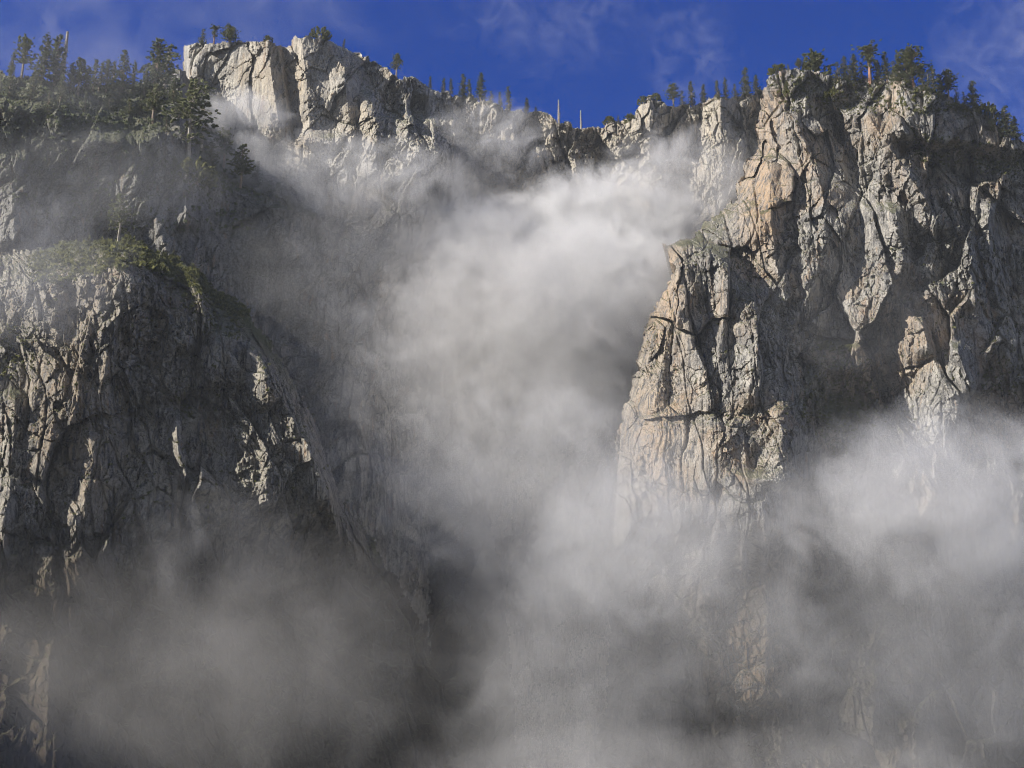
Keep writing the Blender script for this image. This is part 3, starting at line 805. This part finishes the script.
# the head of the gully
mist(492, 140, 1440, 75, 55, 40, .016, "bright plume of mist rising to the rim of the gully", scale=.024, lo=.38, hi=.66, base=.08)
mist(415, 215, 1340, 145, 80, 50, .008, "pale mist spread across the foot of the pale rim cliff", scale=.020, lo=.36, hi=.70, base=.25)
mist(480, 240, 1400, 100, 58, 55, .045, "white mist pooled under the rim of the gully", scale=.022, lo=.36, hi=.66, base=.1)
mist(610, 245, 1400, 135, 95, 70, .055, "brightest white mist in the upper gully", scale=.020, lo=.36, hi=.64, base=.12)
mist(690, 190, 1390, 110, 80, 50, .022, "veil of mist along the rim left of the right cliff", scale=.022, lo=.38, hi=.68, base=.1)
mist(605, 320, 1300, 135, 125, 80, .036, "white mist rolling beside the right pinnacle", scale=.020, lo=.36, hi=.64, base=.2)
mist(500, 330, 1260, 155, 150, 80, .015, "dull grey-brown mist in the middle of the gully", scale=.019, col=B, lo=.34, hi=.68, base=.3)
# lower gully and valley
mist(545, 500, 1080, 200, 150, 100, .0075, "grey mist filling the lower gully", scale=.018, lo=.34, hi=.68, base=.35)
mist(570, 680, 960, 160, 180, 90, .0042, "grey mist bank at the bottom centre", scale=.017, lo=.36, hi=.66, base=.35)
mist(640, 535, 950, 120, 100, 60, .010, "pale mist in front of the foot of the right pinnacle", scale=.018, lo=.34, hi=.66, base=.25)
mist(960, 500, 920, 230, 110, 80, .0125, "thick pale mist bank covering the foot of the right cliff", scale=.017, lo=.34, hi=.66, base=.22)
mist(935, 670, 900, 225, 170, 90, .0042, "grey mist at the lower right", scale=.017, lo=.34, hi=.66, base=.4)
mist(700, 775, 880, 380, 60, 70, .004, "low mist along the bottom edge", scale=.016, col=B, lo=.34, hi=.68, base=.3)
mist(110, 690, 790, 380, 160, 70, .0024, "dim grey-brown mist over the foot of the left buttress", scale=.018, col=BB, lo=.36, hi=.66, base=.5)
mist(300, 640, 790, 170, 130, 60, .0020, "dim mist curling across the lower right of the left buttress", scale=.020, lo=.38, hi=.64, col=BB, base=.2)
mist(225, 545, 800, 110, 75, 40, .0032, "grey puff drifting over the dark face of the left buttress", scale=.022, lo=.38, hi=.66, base=.15)
mist(740, 590, 900, 120, 150, 50, .0050, "thin veil of mist before the streaked foot of the right cliff", scale=.018, lo=.34, hi=.66, base=.55)
# wisps
mist(240, 120, 1330, 62, 42, 22, .034, "small grey puff before the pale rim cliff", scale=.024, lo=.38, hi=.66, base=.1)
mist(330, 175, 1330, 150, 55, 34, .024, "band of mist under the pale rim cliff", scale=.020, lo=.36, hi=.68, base=.15)
mist(90, 175, 1050, 190, 75, 30, .0036, "thin bluish haze over the wooded hillside", scale=.018, base=.45)
mist(20, 275, 830, 130, 100, 28, .007, "grey haze on the left flank of the green dome", scale=.020, base=.15)
mist(340, 300, 1130, 140, 150, 44, .0035, "thin haze over the shaded gully wall", scale=.018, base=.3)
mist(400, 430, 1050, 120, 130, 50, .0038, "thin haze over the lower gully wall", scale=.018, base=.3)
mist(850, 320, 1050, 110, 100, 24, .002, "thin bluish haze in the shadowed cleft of the right cliff", scale=.018, base=.3)


def haze():
    m, nt = new_mat("valley_air"); v = nt.nodes.new("ShaderNodeVolumePrincipled"); v.inputs['Color'].default_value = (0.86, 0.93, 1, 1); v.inputs['Density'].default_value = 0.000028
    o = nt.nodes.new("ShaderNodeOutputMaterial"); nt.links.new(v.outputs[0], o.inputs['Volume'])
    a, b = (-1700, -200, -8), (1300, 2000, 1150)
    V = [((a, b)[i][0], (a, b)[j][1], (a, b)[k][2]) for i in (0, 1) for j in (0, 1) for k in (0, 1)]
    o = mesh_obj("haze", V, quads=[(0, 1, 3, 2), (4, 6, 7, 5), (0, 4, 5, 1), (2, 3, 7, 6), (0, 2, 6, 4), (1, 5, 7, 3)], mat=m); o["kind"] = "stuff"; o["label"] = "faint bluish haze in the valley air"


haze()
mist(70, 75, 1150, 130, 60, 30, .0022, "very thin haze among the conifers of the left skyline", scale=.02, base=.4)
# cloud in the sky, far behind the rim
mist(555, 15, 4000, 120, 70, 200, .0010, "thin white cloud wisp at the top of the sky", scale=.008, lo=.45, hi=.75, name="cloud_mist", detail=8)
mist(692, 60, 3600, 60, 90, 120, .0013, "thin vertical cloud wisp above the misty rim", scale=.010, lo=.45, hi=.75, name="cloud_mist", detail=8)
mist(1010, 60, 4000, 90, 130, 200, .0013, "pale cloud veil at the right edge of the sky", scale=.008, lo=.43, hi=.75, name="cloud_mist", detail=8)
mist(120, 30, 3800, 360, 120, 200, .0007, "thin grey veil over the sky on the left", scale=.005, lo=.36, hi=.75, name="cloud_mist", detail=8)

# ------------------------------------------------------------------ light
SUN = Vector((-0.83, -0.27, 0.49)).normalized()
EL = math.asin(SUN.z)
w = bpy.data.worlds.new("World"); S.world = w; w.use_nodes = True
nt = w.node_tree; bg = nt.nodes['Background']
sky = nt.nodes.new("ShaderNodeTexSky"); sky.sky_type = 'NISHITA'; sky.sun_disc = False
sky.sun_elevation = EL; sky.sun_rotation = math.atan2(SUN.x, SUN.y); sky.altitude = 2500; sky.air_density = 1.0; sky.dust_density = 0.0; sky.ozone_density = 4.0
hs = nt.nodes.new("ShaderNodeHueSaturation"); hs.inputs['Saturation'].default_value = 1.34; hs.inputs['Hue'].default_value = 0.525
nt.links.new(sky.outputs[0], hs.inputs['Color']); WN = NT(nt)
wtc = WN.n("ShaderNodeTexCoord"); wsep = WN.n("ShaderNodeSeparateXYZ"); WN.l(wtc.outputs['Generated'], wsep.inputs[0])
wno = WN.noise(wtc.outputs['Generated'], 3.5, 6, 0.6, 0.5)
cf = WN.math('MULTIPLY', WN.ramp(WN.math('ADD', WN.math('MULTIPLY', wsep.outputs[1], -1.0), WN.math('MULTIPLY', WN.math('SUBTRACT', wno, 0.5), 1.2)), -0.05, 0.45), 0.85)  # unseen pale cloud added behind the camera to lift and whiten the shadows
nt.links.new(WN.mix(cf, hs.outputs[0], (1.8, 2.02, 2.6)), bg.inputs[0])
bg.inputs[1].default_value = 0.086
sd = bpy.data.lights.new("sun", 'SUN'); sd.energy = 5.0; sd.angle = rad(0.5); sd.color = (1, 0.94, 0.86)
so = bpy.data.objects.new("sun", sd); COL.objects.link(so); so.rotation_euler = SUN.to_track_quat('Z', 'Y').to_euler(); so.location = SUN * 3000

# ------------------------------------------------------------------ render
S.view_settings.view_transform = 'Standard'; S.view_settings.look = 'None'; S.view_settings.gamma = 1; S.view_settings.use_curve_mapping = False
S.view_settings.exposure = 0.66
cy = S.cycles
cy.max_bounces = 4; cy.diffuse_bounces = 2; cy.glossy_bounces = 1; cy.transmission_bounces = 0; cy.volume_bounces = 2; cy.transparent_max_bounces = 8
cy.filter_width = 1.0; cy.volume_step_rate = 1.0; cy.volume_max_steps = 256
cy.use_adaptive_sampling = True; cy.adaptive_threshold = 0.04
cy.use_denoising = True; cy.denoiser = 'OPENIMAGEDENOISE'; cy.denoising_prefilter = 'FAST'
